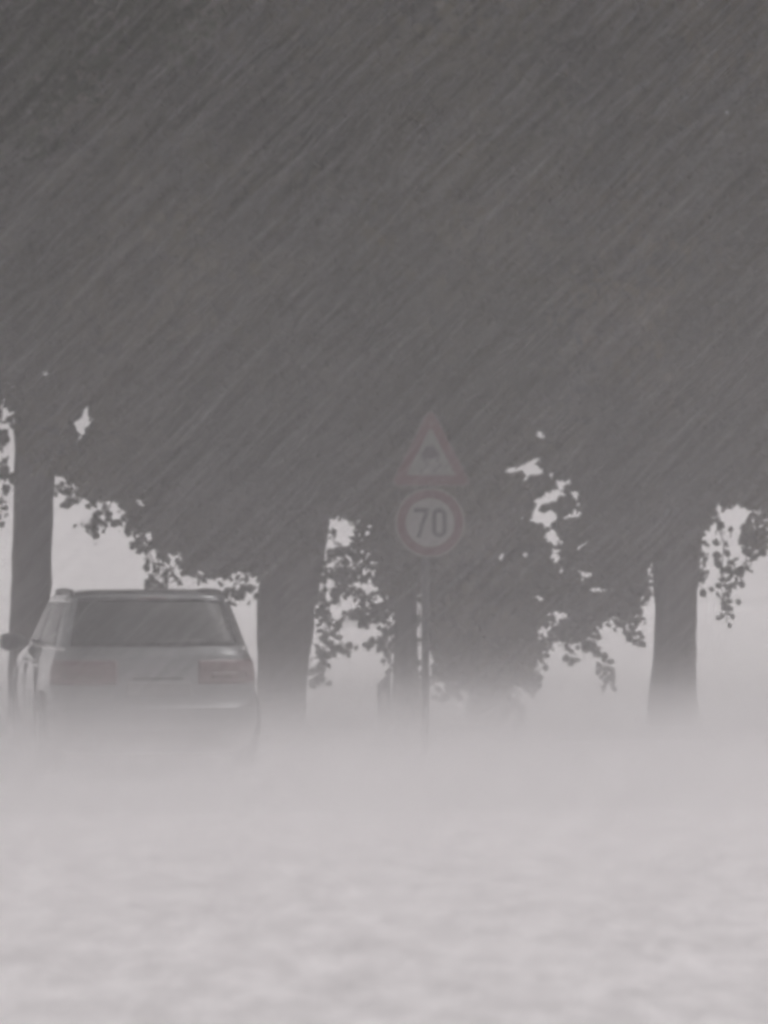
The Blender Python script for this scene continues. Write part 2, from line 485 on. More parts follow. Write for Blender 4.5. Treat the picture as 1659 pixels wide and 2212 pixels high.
def tree(xbase, D, label, outline, crown, limbs, twigs, seed, leaf='leaf', size=0.125):
    b = P(xbase, 1262, D)
    root = empty('roadside_tree', (b.x, D, 0))
    tag(root, label, 'tree', 'trees in a row beside the road')
    trunk_mesh(D, outline, 'trunk', root, seed=seed)
    for (pts, r0, r1, dy) in limbs: limb(root, D, pts, r0, r1, dy=dy)
    rx, ry, ztop, nc, per, xl = crown
    p, ab = crown_points(b.x, D, rx, ry, ztop, nc, per, seed, xl)
    r = np.random.default_rng(seed + 99)
    v, f = leaves_mesh(p - np.array(root.location), size * (0.55 + 0.47 * ab) * r.uniform(0.65, 1.25, len(p)), seed)
    cr = mesh_obj('crown', v, f, M[leaf], root)
    for t in twigs: twig(root, D, *t)
    return root

G1 = lambda D: 1106.0 + F_PX * math.tan(math.atan((EYE + 0.05) / D) + PITCH)     # frame row of the ground at depth D
tree(65, 27.0, 'straight tree trunk at the far left behind the car, with a forked top',
     [(G1(27), 2, 112), (1560, 12, 104), (1400, 18, 106), (1250, 24, 109), (1100, 28, 113), (960, 30, 118), (880, 32, 116), (850, 30, 90), (700, 25, 86), (300, 30, 78)],
     (3.7, 2.6, 13.0, 9500, 14, None),
     [([(98, 950), (122, 880), (142, 800), (165, 700), (195, 560)], 0.10, 0.05, -0.4), ([(40, 800), (-40, 650), (-120, 420)], 0.13, 0.04, -0.4),
      ([(75, 500), (170, 330), (280, 120)], 0.12, 0.04, 0.7), ([(60, 400), (0, 200), (-60, 0)], 0.1, 0.04, 0.5)],
     [([(20, 985), (10, 1060), (4, 1135)], 16), ([(-10, 990), (14, 1040)], 10), ([(118, 1045), (150, 1075), (165, 1080)], 9), ([(2, 880), (8, 905)], 5), ([(0, 930), (12, 950)], 7, 0.13)], 1)
tree(615, 26.0, 'thickest tree trunk in the row, just right of the car',
     [(G1(26), 535, 672), (1590, 553, 655), (1500, 556, 660), (1400, 553, 668), (1300, 556, 680), (1240, 558, 690), (1150, 560, 705), (900, 570, 700), (600, 580, 680), (250, 590, 660)],
     (3.0, 2.8, 13.5, 6400, 14, None),
     [([(660, 1110), (700, 1030), (780, 880), (860, 700)], 0.17, 0.05, -0.8), ([(570, 1080), (480, 960), (380, 800), (300, 600)], 0.15, 0.05, -0.5),
      ([(560, 1200), (480, 1180), (400, 1150), (320, 1120)], 0.07, 0.02, 0.3), ([(620, 600), (500, 400), (420, 180)], 0.13, 0.04, 0.6), ([(650, 500), (740, 300), (800, 80)], 0.12, 0.04, 0.5)],
     [([(235, 1090), (205, 1120), (180, 1140)], 14), ([(300, 1120), (255, 1125), (225, 1135)], 12), ([(205, 1140), (210, 1165)], 3), ([(310, 1160), (335, 1210), (335, 1275)], 20), ([(345, 1180), (352, 1240), (345, 1280)], 20),
      ([(395, 1200), (375, 1240), (390, 1262)], 10), ([(548, 1235), (510, 1262), (480, 1285)], 16), ([(560, 1268), (520, 1280), (490, 1295)], 13), ([(290, 1150), (300, 1180)], 6),
      ([(686, 1270), (700, 1330), (705, 1400), (684, 1468)], 30), ([(690, 1310), (720, 1370), (755, 1408)], 22), ([(680, 1395), (705, 1430)], 10), ([(690, 1250), (730, 1225), (770, 1240)], 22),
      ([(705, 1190), (735, 1185), (775, 1200)], 18), ([(700, 1280), (735, 1262)], 12), ([(676, 1440), (690, 1475)], 8), ([(705, 1140), (725, 1160)], 5)], 2)
tree(877, 30.0, 'slim tree trunk beside the sign pole, under the speed limit sign',
     [(G1(30), 842, 912), (1590, 848, 906), (1450, 851, 903), (1300, 850, 900), (1100, 852, 902), (800, 860, 900), (400, 868, 892)],
     (2.8, 2.4, 12.0, 3600, 14, None),
     [([(870, 900), (960, 760), (1050, 560)], 0.09, 0.03, 0.5), ([(880, 800), (800, 640), (740, 420)], 0.09, 0.03, -0.4), ([(860, 1290), (800, 1320), (745, 1328)], 0.035, 0.01, -0.2)],
     [([(852, 1300), (800, 1312), (748, 1322)], 26), ([(852, 1328), (800, 1335), (752, 1334)], 24), ([(852, 1315), (800, 1322), (765, 1326)], 22), ([(850, 1370), (815, 1388), (790, 1385)], 16), ([(852, 1392), (836, 1412), (836, 1448)], 14),
      ([(845, 1270), (790, 1290), (750, 1268)], 22), ([(790, 1130), (760, 1175)], 8), ([(700, 1205), (760, 1215), (845, 1222)], 26), ([(705, 1238), (780, 1245), (845, 1252)], 22), ([(900, 1330), (908, 1345)], 4), ([(902, 1250), (908, 1330), (904, 1420)], 12), ([(900, 1440), (910, 1480)], 7), ([(850, 1352), (820, 1376)], 10), ([(770, 1240), (735, 1280), (720, 1300)], 14)], 3, 'leaf_dark')
tree(1052, 29.0, 'low-branched tree right of the sign pole, leafy almost to the ground',
     [(G1(29), 1000, 1104), (1600, 1008, 1096), (1520, 1012, 1092), (1450, 1020, 1086), (1300, 1026, 1080), (1000, 1035, 1072), (600, 1045, 1065)],
     (2.7, 2.4, 11.5, 4200, 14, None),
     [([(1060, 1350), (1130, 1290), (1200, 1260), (1270, 1270)], 0.07, 0.02, -0.5), ([(1045, 1300), (990, 1220), (950, 1150)], 0.06, 0.02, -0.4), ([(1055, 1000), (1130, 860), (1180, 640)], 0.1, 0.03, 0.5),
      ([(1250, 1270), (1265, 1350), (1300, 1415)], 0.02, 0.008, 0.0)],
     [([(935, 1260), (940, 1300), (932, 1350)], 12), ([(940, 1380), (910, 1430), (914, 1475)], 14), ([(930, 1270), (904, 1285)], 5), ([(960, 1300), (950, 1345), (960, 1390)], 14), ([(1200, 1335), (1230, 1390), (1245, 1430)], 22), ([(1235, 1350), (1280, 1395), (1310, 1430), (1324, 1488)], 34),
      ([(1215, 1330), (1250, 1370), (1262, 1408)], 20), ([(1330, 1290), (1360, 1345), (1384, 1392)], 24), ([(1345, 1300), (1378, 1345)], 14), ([(1150, 1380), (1160, 1440), (1145, 1480)], 22), ([(1130, 1440), (1150, 1500)], 18),
      ([(1170, 1380), (1200, 1372)], 8), ([(1010, 1480), (970, 1500), (945, 1495)], 16), ([(1090, 1480), (1120, 1530), (1130, 1560)], 24), ([(1080, 1500), (1100, 1560)], 18), ([(1385, 1230), (1398, 1300)], 10)], 4, 'leaf_dark')
tree(1460, 28.0, 'tall clean tree trunk at the right, standing clear of the others',
     [(G1(28), 1396, 1514), (1590, 1408, 1504), (1450, 1410, 1505), (1300, 1417, 1506), (1200, 1412, 1516), (1100, 1410, 1522), (900, 1420, 1515), (600, 1430, 1500), (250, 1440, 1485)],
     (3.8, 2.8, 13.5, 11500, 14, None),
     [([(1500, 1120), (1560, 1030), (1640, 900), (1700, 700)], 0.14, 0.04, -0.6), ([(1420, 1080), (1340, 960), (1280, 780)], 0.13, 0.04, -0.6), ([(1460, 700), (1380, 500), (1340, 250)], 0.12, 0.04, 0.5),
      ([(1480, 600), (1560, 400), (1620, 180)], 0.12, 0.04, 0.5)],
     [([(1545, 1110), (1560, 1180), (1552, 1250), (1560, 1320)], 22), ([(1610, 1140), (1608, 1220), (1580, 1262)], 22), ([(1570, 1260), (1578, 1300), (1576, 1345)], 12), ([(1575, 1205), (1585, 1225)], 5, 0.12), ([(1520, 1190), (1514, 1280)], 12),
      ([(1650, 1150), (1640, 1200)], 12), ([(1625, 1140), (1600, 1165)], 10), ([(1405, 1230), (1390, 1290)], 10)], 5, 'leaf_warm')
# a nearer tree stands outside the frame on the left; its branch hangs into the upper left corner
ND = 19.0
nb = P(-560, 1262, ND)
near = empty('overhanging_tree', (nb.x, ND, 0)); tag(near, 'darker leafy branch of a nearer tree hanging into the upper left corner', 'tree')
MB().tube([(0, 0, -0.1), (0.02, 0, 0.6), (0.0, 0, 2.5), (0.1, 0, 4.6), (0.3, 0, 8.4)], [0.30, 0.24, 0.21, 0.18, 0.08], 16).build('trunk', M['bark'], near, True)
q0 = Vector((0.05, 0, 4.0))
for (ex, ey, ez) in ((2.7, -0.3, 5.9), (2.3, 0.5, 6.5), (1.8, -0.8, 7.0), (-1.6, 0.4, 6.6), (0.6, 1.2, 7.2)):
    e_ = Vector((ex, ey, ez)); mid_ = q0.lerp(e_, 0.5) + Vector((0, 0, 0.25))
    MB().tube([q0, q0.lerp(mid_, 0.5) + Vector((0, 0, 0.06)), mid_, mid_.lerp(e_, 0.5) + Vector((0, 0, 0.03)), e_], [0.08, 0.065, 0.05, 0.035, 0.015], 8).build('branch', M['bark'], near, True)
r = np.random.default_rng(41)
m_ = 3600
cc_ = np.stack([r.uniform(-2.4, 3.5, m_), r.uniform(-1.5, 1.5, m_), r.uniform(4.6, 8.8, m_)], 1)
xd_, yd_ = to_disp(cc_[:, 0] + nb.x, cc_[:, 2], ND)
low = 270 - 0.62 * np.maximum(0, xd_) + 90 * (fbm(xd_ / 90.0, yd_ / 90.0, 8) - 0.5)
cc_ = cc_[(yd_ < low) & (cc_[:, 0] ** 2 / 13.0 + cc_[:, 1] ** 2 / 2.4 < 1)]
p_ = (cc_[:, None, :] + r.normal(0, 1, (len(cc_), 16, 3)) * np.array([0.11, 0.13, 0.08])).reshape(-1, 3)
v, f = leaves_mesh(p_, r.uniform(0.07, 0.13, len(p_)), 41)
mesh_obj('crown', v, f, M['leaf_near'], near)
# a faint tree far off in the field, seen through the gap between the trunks
def far_tree(xb, D, ytop, halfw, label, seed):
    b = P(xb, 1262, D); top = P(xb, ytop, D).z
    root = empty('field_tree', (b.x, D, 0)); tag(root, label, 'tree')
    MB().tube([(0, 0, -0.1), (0.1, 0, top * 0.3), (0, 0, top * 0.8)], [0.3, 0.22, 0.06], 10).build('trunk', M['bark'], root, True)
    r = np.random.default_rng(seed); n = 3600
    hw = halfw / F_PX * D
    q = r.normal(0, 1, (90, 3)); q /= np.linalg.norm(q, axis=1)[:, None]; q *= r.uniform(0.2, 1, (90, 1)) ** 0.5
    p = np.repeat(q, 40, 0) * np.array([hw, hw, top * 0.42]) + np.array([0, 0, top * 0.57]) + r.normal(0, 0.22, (n, 3))
    v, f = leaves_mesh(p, r.uniform(0.2, 0.36, n), seed)
    mesh_obj('crown', v, f, M['far_leaf'], root)
far_tree(790, 95.0, 1395, 62, 'faint round tree far off in the haze between the thickest trunk and the slim one', 31)

# ------------------------------------------------------------------ verge grass
r = np.random.default_rng(5)
n = 1800
bx = r.uniform(-9, 9, n); by = r.uniform(25.6, 30, n)
h = r.uniform(0.02, 0.10, n) * (0.5 + fbm(bx * 0.8, by * 0.8, 4)); a = r.uniform(0, 6.28, n)
lx, ly = np.cos(a), np.sin(a); bend = r.uniform(0.1, 0.6, n) * h
p0 = np.stack([bx - ly * 0.006, by + lx * 0.006, 0 * bx - 0.04], 1); p1 = np.stack([bx + ly * 0.006, by - lx * 0.006, 0 * bx - 0.04], 1)
p2 = np.stack([bx + lx * bend * 0.4 + ly * 0.004, by + ly * bend * 0.4, h * 0.6], 1); p3 = np.stack([bx + lx * bend, by + ly * bend, h], 1)
v = np.stack([p0, p1, p2, p3], 1).reshape(-1, 3)
f = (np.array([(0, 1, 2), (0, 2, 3)])[None] + (np.arange(n) * 4)[:, None, None]).reshape(-1, 3)
tag(mesh_obj('grass', v, f, M['grass']), 'rough wet grass on the verge under the trees', 'grass', kind='stuff')

# ------------------------------------------------------------------ road sign on its pole
SD = 23.0
sb = P(919, 1262, SD)
sign = empty('road_sign', (sb.x, SD, 0))
tag(sign, 'red-rimmed warning triangle above a round 70 speed limit sign on a slim pole', 'road sign')
def loc(x, y): p = P(x, y, SD); return (p.x - sb.x, p.z)
MB().tube([(0, 0.045, -0.1), (0, 0.045, 1.4), (0, 0.045, loc(918, 900)[1])], 0.036, 14).build('pole', M['galv'], sign, True)
def circle(cx, cz, rad, n=48): return [(cx + rad * math.cos(2 * math.pi * k / n), cz + rad * math.sin(2 * math.pi * k / n)) for k in range(n)]
def round_poly(pts, rad, n=6):
    out = []
    m = len(pts)
    for k in range(m):
        p, a, b = Vector(pts[k]), Vector(pts[k - 1]), Vector(pts[(k + 1) % m])
        u, w_ = (a - p).normalized(), (b - p).normalized()
        half = math.acos(max(-1, min(1, u.dot(w_)))) / 2
        d = rad / math.tan(half); cc = p + (u + w_).normalized() * (rad / math.sin(half))
        t0, t1 = p + u * d - cc, p + w_ * d - cc
        a0, a1 = math.atan2(t0.y, t0.x), math.atan2(t1.y, t1.x)
        while a1 < a0: a1 += 2 * math.pi
        if a1 - a0 > math.pi: a0, a1 = a0, a1 - 2 * math.pi
        out += [(cc.x + rad * math.cos(a0 + (a1 - a0) * q / n), cc.y + rad * math.sin(a0 + (a1 - a0) * q / n)) for q in range(n + 1)]
    return out
# the round plate
cx, cz = loc(929, 1129); R0 = 75 / F_PX * SD
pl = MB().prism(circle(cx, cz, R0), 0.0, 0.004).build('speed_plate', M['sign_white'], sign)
MB().band(circle(cx, cz, R0 * 0.965), circle(cx, cz, R0 * 0.70), -0.003, -0.0005).build('red_ring', M['sign_red'], pl)
# digits
H = R0 * 0.86; W = H * 0.50
def digit(name, outer, inner=None):
    m = MB()
    if inner: m.band(outer, inner, -0.003, -0.0005)
    else: m.prism(outer, -0.003, -0.0005)
    return m.build(name, M['sign_black'], pl)
x7 = cx - W * 1.10; zt = cz + H / 2; zb = cz - H / 2; st = W * 0.31
digit('digit_seven', [(x7, zt - st), (x7 + W * 0.70, zt - st), (x7 + W * 0.16, zb), (x7 + W * 0.46, zb), (x7 + W, zt - st * 0.8), (x7 + W, zt), (x7, zt)])
x0 = cx + W * 0.12
def stadium(xa, xb, za, zc_, n=10):
    rr = (xb - xa) / 2; mx = (xa + xb) / 2; o = []
    for k in range(n + 1): t = -math.pi + math.pi * k / n; o.append((mx + rr * math.cos(t), za + rr + rr * math.sin(t)))
    for k in range(n + 1): t = math.pi * k / n; o.append((mx + rr * math.cos(t), zc_ - rr + rr * math.sin(t)))
    return o
digit('digit_zero', stadium(x0, x0 + W, zb, zt), stadium(x0 + st, x0 + W - st, zb + st, zt - st))
# the triangle
A, B, Cc = loc(930, 876), loc(841, 1050), loc(1020, 1050)
g = ((A[0] + B[0] + Cc[0]) / 3, (A[1] + B[1] + Cc[1]) / 3)
def shrink(k): return [(g[0] + (q[0] - g[0]) * k, g[1] + (q[1] - g[1]) * k) for q in (B, Cc, A)]
tp = MB().prism(round_poly(shrink(1.0), 0.045), 0.0, 0.004).build('warning_plate', M['sign_white_dim'], sign)
MB().band(round_poly(shrink(0.965), 0.04), round_poly(shrink(0.60), 0.012), -0.003, -0.0005).build('red_border', M['sign_red'], tp)
# skidding car pictogram: car with two winding tracks
px_, pz_ = loc(930, 996)
u = 0.0068
def pl2(q): return [(px_ + a * u, pz_ + b * u) for a, b in q]
m = MB()
m.prism(pl2([(-11, 4), (11, 4), (13, 10), (9, 13), (6, 19), (-6, 19), (-9, 13), (-13, 10)]), -0.003, -0.0005)
m.prism(pl2([(-11, 0.5), (-6, 0.5), (-6, 3.5), (-11, 3.5)]), -0.003, -0.0005); m.prism(pl2([(6, 0.5), (11, 0.5), (11, 3.5), (6, 3.5)]), -0.003, -0.0005)
for sx in (-9, 9):
    q = [(sx + 5 * math.sin(k * 0.75) * (1 if sx < 0 else 1), -1 - k * 1.9) for k in range(9)]
    for k in range(8):
        (xa, za), (xb, zb_) = q[k], q[k + 1]
        m.prism(pl2([(xb - 1.6, zb_), (xb + 1.6, zb_), (xa + 1.6, za), (xa - 1.6, za)]), -0.003, -0.0005)
m.build('skid_pictogram', M['sign_black'], tp)
for y in (960, 1030, 1090, 1165):
    z = loc(918, y)[1]
    MB().box(-0.05, 0.05, 0.004, 0.086, z - 0.015, z + 0.015, 0.004).build('clamp', M['galv'], sign)

# ------------------------------------------------------------------ marker post with a slanted top
MD = 26.0
mb_ = P(829, 1262, MD)
post = empty('marker_post', (mb_.x, MD, 0)); tag(post, 'short dark roadside marker post with slanted top, left of the slim trunk', 'marker post')
wpx = 14.5 / F_PX * MD; z0 = P(829, 1478, MD).z; z1 = P(829, 1452, MD).z
m = MB(); m.prism([(-wpx, -0.1), (wpx, -0.1), (wpx, z1), (-wpx, z0)], -0.05, 0.05); m.build('shaft', M['post'], post)
MB().box(-0.028, 0.028, -0.054, -0.0505, z0 - 0.24, z0 - 0.08).build('reflector', M['reflector'], post)

# ------------------------------------------------------------------ car
CD = 20.6
cb = P(345, 1262, CD)
YAW = R(13.0); CAR_SCALE = 1.015
car = empty('car', (cb.x, CD, 0.0), YAW)
car.scale = (CAR_SCALE,) * 3
tag(car, 'silver-grey hatchback car seen from behind, its lower half lost in spray', 'car')
RINGS = np.array([
    # z, half width, y rear, y front, corner radius
    (0.17, 0.74, 0.16, 4.05, 0.28), (0.24, 0.83, 0.05, 4.18, 0.30), (0.40, 0.868, 0.0, 4.25, 0.34), (0.55, 0.878, 0.0, 4.27, 0.36), (0.60, 0.876, 0.035, 4.26, 0.36),
    (0.75, 0.872, 0.055, 4.20, 0.34), (0.88, 0.855, 0.075, 3.95, 0.32), (0.955, 0.828, 0.10, 3.6, 0.30), (1.0, 0.80, 0.13, 3.30, 0.28), (1.04, 0.795, 0.16, 3.20, 0.26),
    (1.18, 0.757, 0.27, 2.90, 0.25), (1.30, 0.722, 0.37, 2.62, 0.24), (1.39, 0.692, 0.455, 2.40, 0.23), (1.43, 0.668, 0.475, 2.30, 0.22), (1.462, 0.625, 0.52, 2.20, 0.22), (1.482, 0.53, 0.66, 2.05, 0.22), (1.49, 0.30, 0.95, 1.8, 0.2)], float)
NR = 96
def ring_at(z):
    z = float(z)
    q = [float(np.interp(z, RINGS[:, 0], RINGS[:, k])) for k in range(1, 5)]
    return q
def ring_pts(z, off=0.0, n=NR):
    hw, yr, yf, rc = ring_at(z)
    hw += off; yr -= off; yf += off; rc += off
    # walk the rounded rectangle, starting at the rear centre, counter-clockwise from above (rear -> right -> front -> left)
    segs = []
    cw = hw - rc; L1, L2, A_ = 2 * cw, (yf - yr) - 2 * rc, rc * math.pi / 2
    nrear, ncor, nside = n // 4, n // 12, n // 6
    nfront = n - nrear - 4 * ncor - 2 * nside
    crown_r, crown_f = 0.055, 0.12
    pts = []
    for k in range(nrear): t = -1 + 2 * k / nrear; pts.append((cw * t, yr))
    for k in range(ncor): a = -math.pi / 2 + (math.pi / 2) * k / ncor; pts.append((cw + rc * math.cos(a), yr + rc + rc * math.sin(a)))
    for k in range(nside): pts.append((hw, yr + rc + L2 * k / nside))
    for k in range(ncor): a = (math.pi / 2) * k / ncor; pts.append((cw + rc * math.cos(a), yf - rc + rc * math.sin(a)))
    for k in range(nfront): t = 1 - 2 * k / nfront; pts.append((cw * t, yf))
    for k in range(ncor): a = math.pi / 2 + (math.pi / 2) * k / ncor; pts.append((-cw + rc * math.cos(a), yf - rc + rc * math.sin(a)))
    for k in range(nside): pts.append((-hw, yf - rc - L2 * k / nside))
    for k in range(ncor): a = math.pi + (math.pi / 2) * k / ncor; pts.append((-cw + rc * math.cos(a), yr + rc + rc * math.sin(a)))
    out = []
    for (x, y) in pts:
        # a slight bow of the tail and nose, and tumble-in of the sides at both ends
        ty = (y - yr) / (yf - yr)
        bow = 0.06 * (x / hw) ** 2 * (1 - min(1, ty * 4)) - 0.16 * (x / hw) ** 2 * max(0, ty * 4 - 3)
        xx = x * (1 - 0.05 * max(0, 1 - ty * 3) - 0.07 * max(0, ty * 3 - 2))
        out.append((xx, y + bow, z))
    return out
zs = []
for k in range(len(RINGS) - 1):
    for q in range(4): zs.append(RINGS[k, 0] + (RINGS[k + 1, 0] - RINGS[k, 0]) * q / 4)
zs.append(RINGS[-1, 0])
body = MB(); body.rings([ring_pts(z) for z in zs])
body_o = body.build('body', M['paint'], car, True)
def patch(name, mat, z0, z1, i0, i1, off=0.004, parent=car, nz=10, taper=0.0, n=NR * 4):
    """a piece of skin between two heights and two places round the body (fractions of the ring), lifted off it"""
    k0, k1 = int(round(i0 * n)), int(round(i1 * n))
    rows = []
    for q in range(nz + 1):
        t = q / nz; z = z0 + (z1 - z0) * t
        r = ring_pts(z, off, n)
        ins = int(round(taper * (t) * (k1 - k0)))
        ka, kb_ = k0 + ins, k1 - ins
        m_ = max(8, (k1 - k0) // 2)
        row = []
        for j in range(m_ + 1):
            s = ka + (kb_ - ka) * j / m_
            lo = int(math.floor(s)); fr = s - lo
            p, p2 = r[lo % n], r[(lo + 1) % n]
            row.append(tuple(a + (b - a) * fr for a, b in zip(p, p2)))
        rows.append(row)
    mm = MB(); mm.rings(rows, cap=False, closed=False)
    # an inner skin and a rim give the piece thickness
    w_ = len(rows[0])
    base = len(mm.v)
    cen = Vector((0, 1.9, 0))
    for p in list(mm.v):
        d = Vector((p[0], (p[1] - 1.9) * 0.4, 0)).normalized() * (off + 0.004)
        mm.v.append((p[0] - d.x, p[1] - d.y, p[2]))
    nzr = len(rows)
    def idx(a, b): return a * w_ + b
    for b in range(w_ - 1):
        mm.f.append((idx(0, b + 1), idx(0, b), base + idx(0, b), base + idx(0, b + 1)))
        mm.f.append((idx(nzr - 1, b), idx(nzr - 1, b + 1), base + idx(nzr - 1, b + 1), base + idx(nzr - 1, b)))
    for a_ in range(nzr - 1):
        mm.f.append((idx(a_, 0), idx(a_ + 1, 0), base + idx(a_ + 1, 0), base + idx(a_, 0)))
        mm.f.append((idx(a_ + 1, w_ - 1), idx(a_, w_ - 1), base + idx(a_, w_ - 1), base + idx(a_ + 1, w_ - 1)))
    return mm.build(name, mat, parent, True)
# ring fractions: rear 0-.25, rear right corner .25-.333, right side .333-.5, front right corner .5-.583, front .583-.667(+), front left .., left side ~.75-.917, rear left corner .917-1
f_rear, f_cor, f_side = 24 / 96, 8 / 96, 16 / 96
fr_front = 1 - f_rear - 4 * f_cor - 2 * f_side
s_right0 = f_rear + f_cor; s_right1 = s_right0 + f_side
s_front0 = s_right1 + f_cor; s_front1 = s_front0 + fr_front
s_left0 = s_front1 + f_cor; s_left1 = s_left0 + f_side
rw = patch('rear_window', M['glass'], 1.035, 1.40, -0.04, f_rear + 0.04, 0.005)
patch('windscreen', M['glass'], 1.04, 1.40, s_front0, s_front1, 0.005)
for a0, a1 in ((s_right0 + 0.004, s_right0 + 0.075), (s_right0 + 0.081, s_right1 + 0.02), (s_left1 - 0.075, s_left1 - 0.004), (s_left0 - 0.02, s_left1 - 0.081)):
    patch('side_window', M['glass'], 1.03, 1.375, a0, a1, 0.005)
for a0, a1 in ((s_right0 - 0.03, s_right1 + 0.025), (s_left0 - 0.025, s_left1 + 0.03)):
    patch('window_trim', M['chrome'], 1.385, 1.405, a0, a1, 0.010, nz=3)
    patch('belt_trim', M['chrome'], 1.0, 1.018, a0, a1, 0.010, nz=3)
# tail lamps wrap round the rear corners
for a0, a1 in ((f_rear - 0.045, f_rear + f_cor * 0.85), (1 - f_cor * 0.85, 1 + 0.045)):
    lamp = patch('tail_lamp', M['lamp_red'], 0.735, 0.925, a0, a1, 0.010)
    mid = (a0 + a1) / 2
    patch('reversing_lens', M['lamp_clear'], 0.78, 0.825, mid - 0.03, mid + 0.03, 0.014, parent=lamp, nz=3)
patch('rear_bumper', M['paint'], 0.26, 0.56, -f_cor * 1.1, f_rear + f_cor * 1.1, 0.009)
patch('bumper_insert', M['plastic'], 0.24, 0.36, 0.0, f_rear, 0.018)
patch('tailgate_seam', M['plastic'], 0.586, 0.594, 0.005, f_rear - 0.005, 0.006, nz=2)
patch('high_brake_lamp', M['lamp_red'], 1.412, 1.424, f_rear * 0.36, f_rear * 0.64, 0.028, nz=2)
patch('roof_spoiler', M['paint'], 1.408, 1.445, 0.0, f_rear, 0.022)
MB().box(-0.26, 0.26, 0.022, 0.05, 0.64, 0.75, 0.006).build('number_plate', M['plate'], car)
MB().box(-0.20, 0.20, 0.035, 0.075, 0.775, 0.80, 0.006).build('tailgate_handle', M['plastic'], car)
wp = MB(); wp.tube([(0.0, 0.135, 1.045), (0.12, 0.145, 1.06), (0.36, 0.155, 1.075)], 0.010, 8); wp.build('rear_wiper', M['plastic'], car, True)
# mirrors
for s in (-1, 1):
    q = MB(); rr = []
    for (dx, hy, hz) in ((0.0, 0.03, 0.025), (0.04, 0.045, 0.05), (0.09, 0.06, 0.075), (0.19, 0.06, 0.08), (0.235, 0.045, 0.06), (0.25, 0.02, 0.03)):
        rr.append([(s * (0.80 + dx), 2.62 + hy * math.cos(2 * math.pi * k / 16), 1.02 + hz * math.sin(2 * math.pi * k / 16)) for k in range(16)])
    mir = q.rings(rr).build('door_mirror', M['plastic'], car, True)
    MB().box(min(s * 0.90, s * 1.02), max(s * 0.90, s * 1.02), 2.553, 2.558, 0.965, 1.075).build('mirror_glass', M['glass'], mir)
# door handles and door seams
for s in (-1, 1):
    for y in (1.35, 2.25):
        MB().box(min(s * 0.846, s * 0.885), max(s * 0.846, s * 0.885), y - 0.09, y + 0.09, 0.87, 0.895, 0.006).build('door_handle', M['paint'], car)
    for y in (1.20, 2.15, 3.05):
        MB().box(min(s * 0.86, s * 0.8785), max(s * 0.86, s * 0.8785), y - 0.003, y + 0.003, 0.45, 0.85).build('door_seam', M['plastic'], car)
for s in (-1, 1):
    rl = MB(); rl.tube([(s * 0.612, 0.66, 1.44), (s * 0.612, 0.76, 1.466), (s * 0.612, 1.0, 1.478), (s * 0.612, 1.6, 1.482), (s * 0.61, 2.0, 1.472), (s * 0.60, 2.12, 1.44)], 0.014, 8)
    rl.build('roof_rail', M['plastic'], car, True)
# roof aerial
MB().tube([(0, 0.80, 1.485), (0, 0.72, 1.535), (0, 0.66, 1.56)], [0.016, 0.009, 0.004], 8).build('roof_aerial', M['plastic'], car, True)
# wheels
def lathe_x(prof, cx_, cy, cz_, s, n=28):
    return [[(cx_ + s * px2, cy + pr * math.cos(2 * math.pi * k / n), cz_ + pr * math.sin(2 * math.pi * k / n)) for k in range(n)] for px2, pr in prof]
for s in (-1, 1):
    for y in (0.78, 3.38):
        wh = empty('wheel'); wh.parent = car
        MB().rings(lathe_x([(-0.19, 0.2), (-0.19, 0.27), (-0.16, 0.305), (-0.03, 0.305), (0.0, 0.285), (0.005, 0.21), (-0.02, 0.20)], s * 0.885, y, 0.305, s)).build('tyre', M['rubber'], wh, True)
        MB().rings(lathe_x([(-0.03, 0.205), (-0.005, 0.20), (-0.02, 0.17), (-0.035, 0.06), (-0.02, 0.03)], s * 0.885, y, 0.305, s)).build('rim', M['alloy'], wh, True)
        arch = MB(); n = 24
        oo = [(y + 0.37 * math.cos(math.pi * k / n), 0.30 + 0.37 * math.sin(math.pi * k / n)) for k in range(n + 1)]
        ii = [(y + 0.325 * math.cos(math.pi * k / n), 0.30 + 0.325 * math.sin(math.pi * k / n)) for k in range(n + 1)]
        va = [(s * 0.888, a, b) for a, b in oo] + [(s * 0.888, a, b) for a, b in ii] + [(s * 0.84, a, b) for a, b in oo] + [(s * 0.84, a, b) for a, b in ii]
        N1 = n + 1; fa = []
        for k in range(n):
            fa += [(k, k + 1, N1 + k + 1, N1 + k), (k, 2 * N1 + k, 2 * N1 + k + 1, k + 1), (N1 + k, N1 + k + 1, 3 * N1 + k + 1, 3 * N1 + k)]
        arch.add(va, fa); arch.build('wheel_arch', M['plastic'], car)

# ------------------------------------------------------------------ driving rain, falling aslant from the upper right
r = np.random.default_rng(12)
n = 28000
y = 5.0 + 19 * r.uniform(0, 1, n) ** 0.8; x = r.uniform(-1, 1, n) * (0.16 * y + 0.8); z = r.uniform(0.1, 1.0, n) * (1.8 + 0.26 * y)
L = r.uniform(0.15, 0.60, n); th = R(45) + r.normal(0, R(4), n)
d = np.stack([np.cos(th), r.normal(0, 0.06, n), np.sin(th)], 1)
nrm = np.stack([-np.sin(th), 0 * th, np.cos(th)], 1)
wd = r.uniform(0.00012, 0.00033, n)
c0 = np.stack([x, y, z], 1)
tri = []
bi = np.array((0, 1, 0.0))
for k in range(3):
    a = 2 * math.pi * k / 3
    tri.append(nrm * math.cos(a) + bi[None] * math.sin(a))
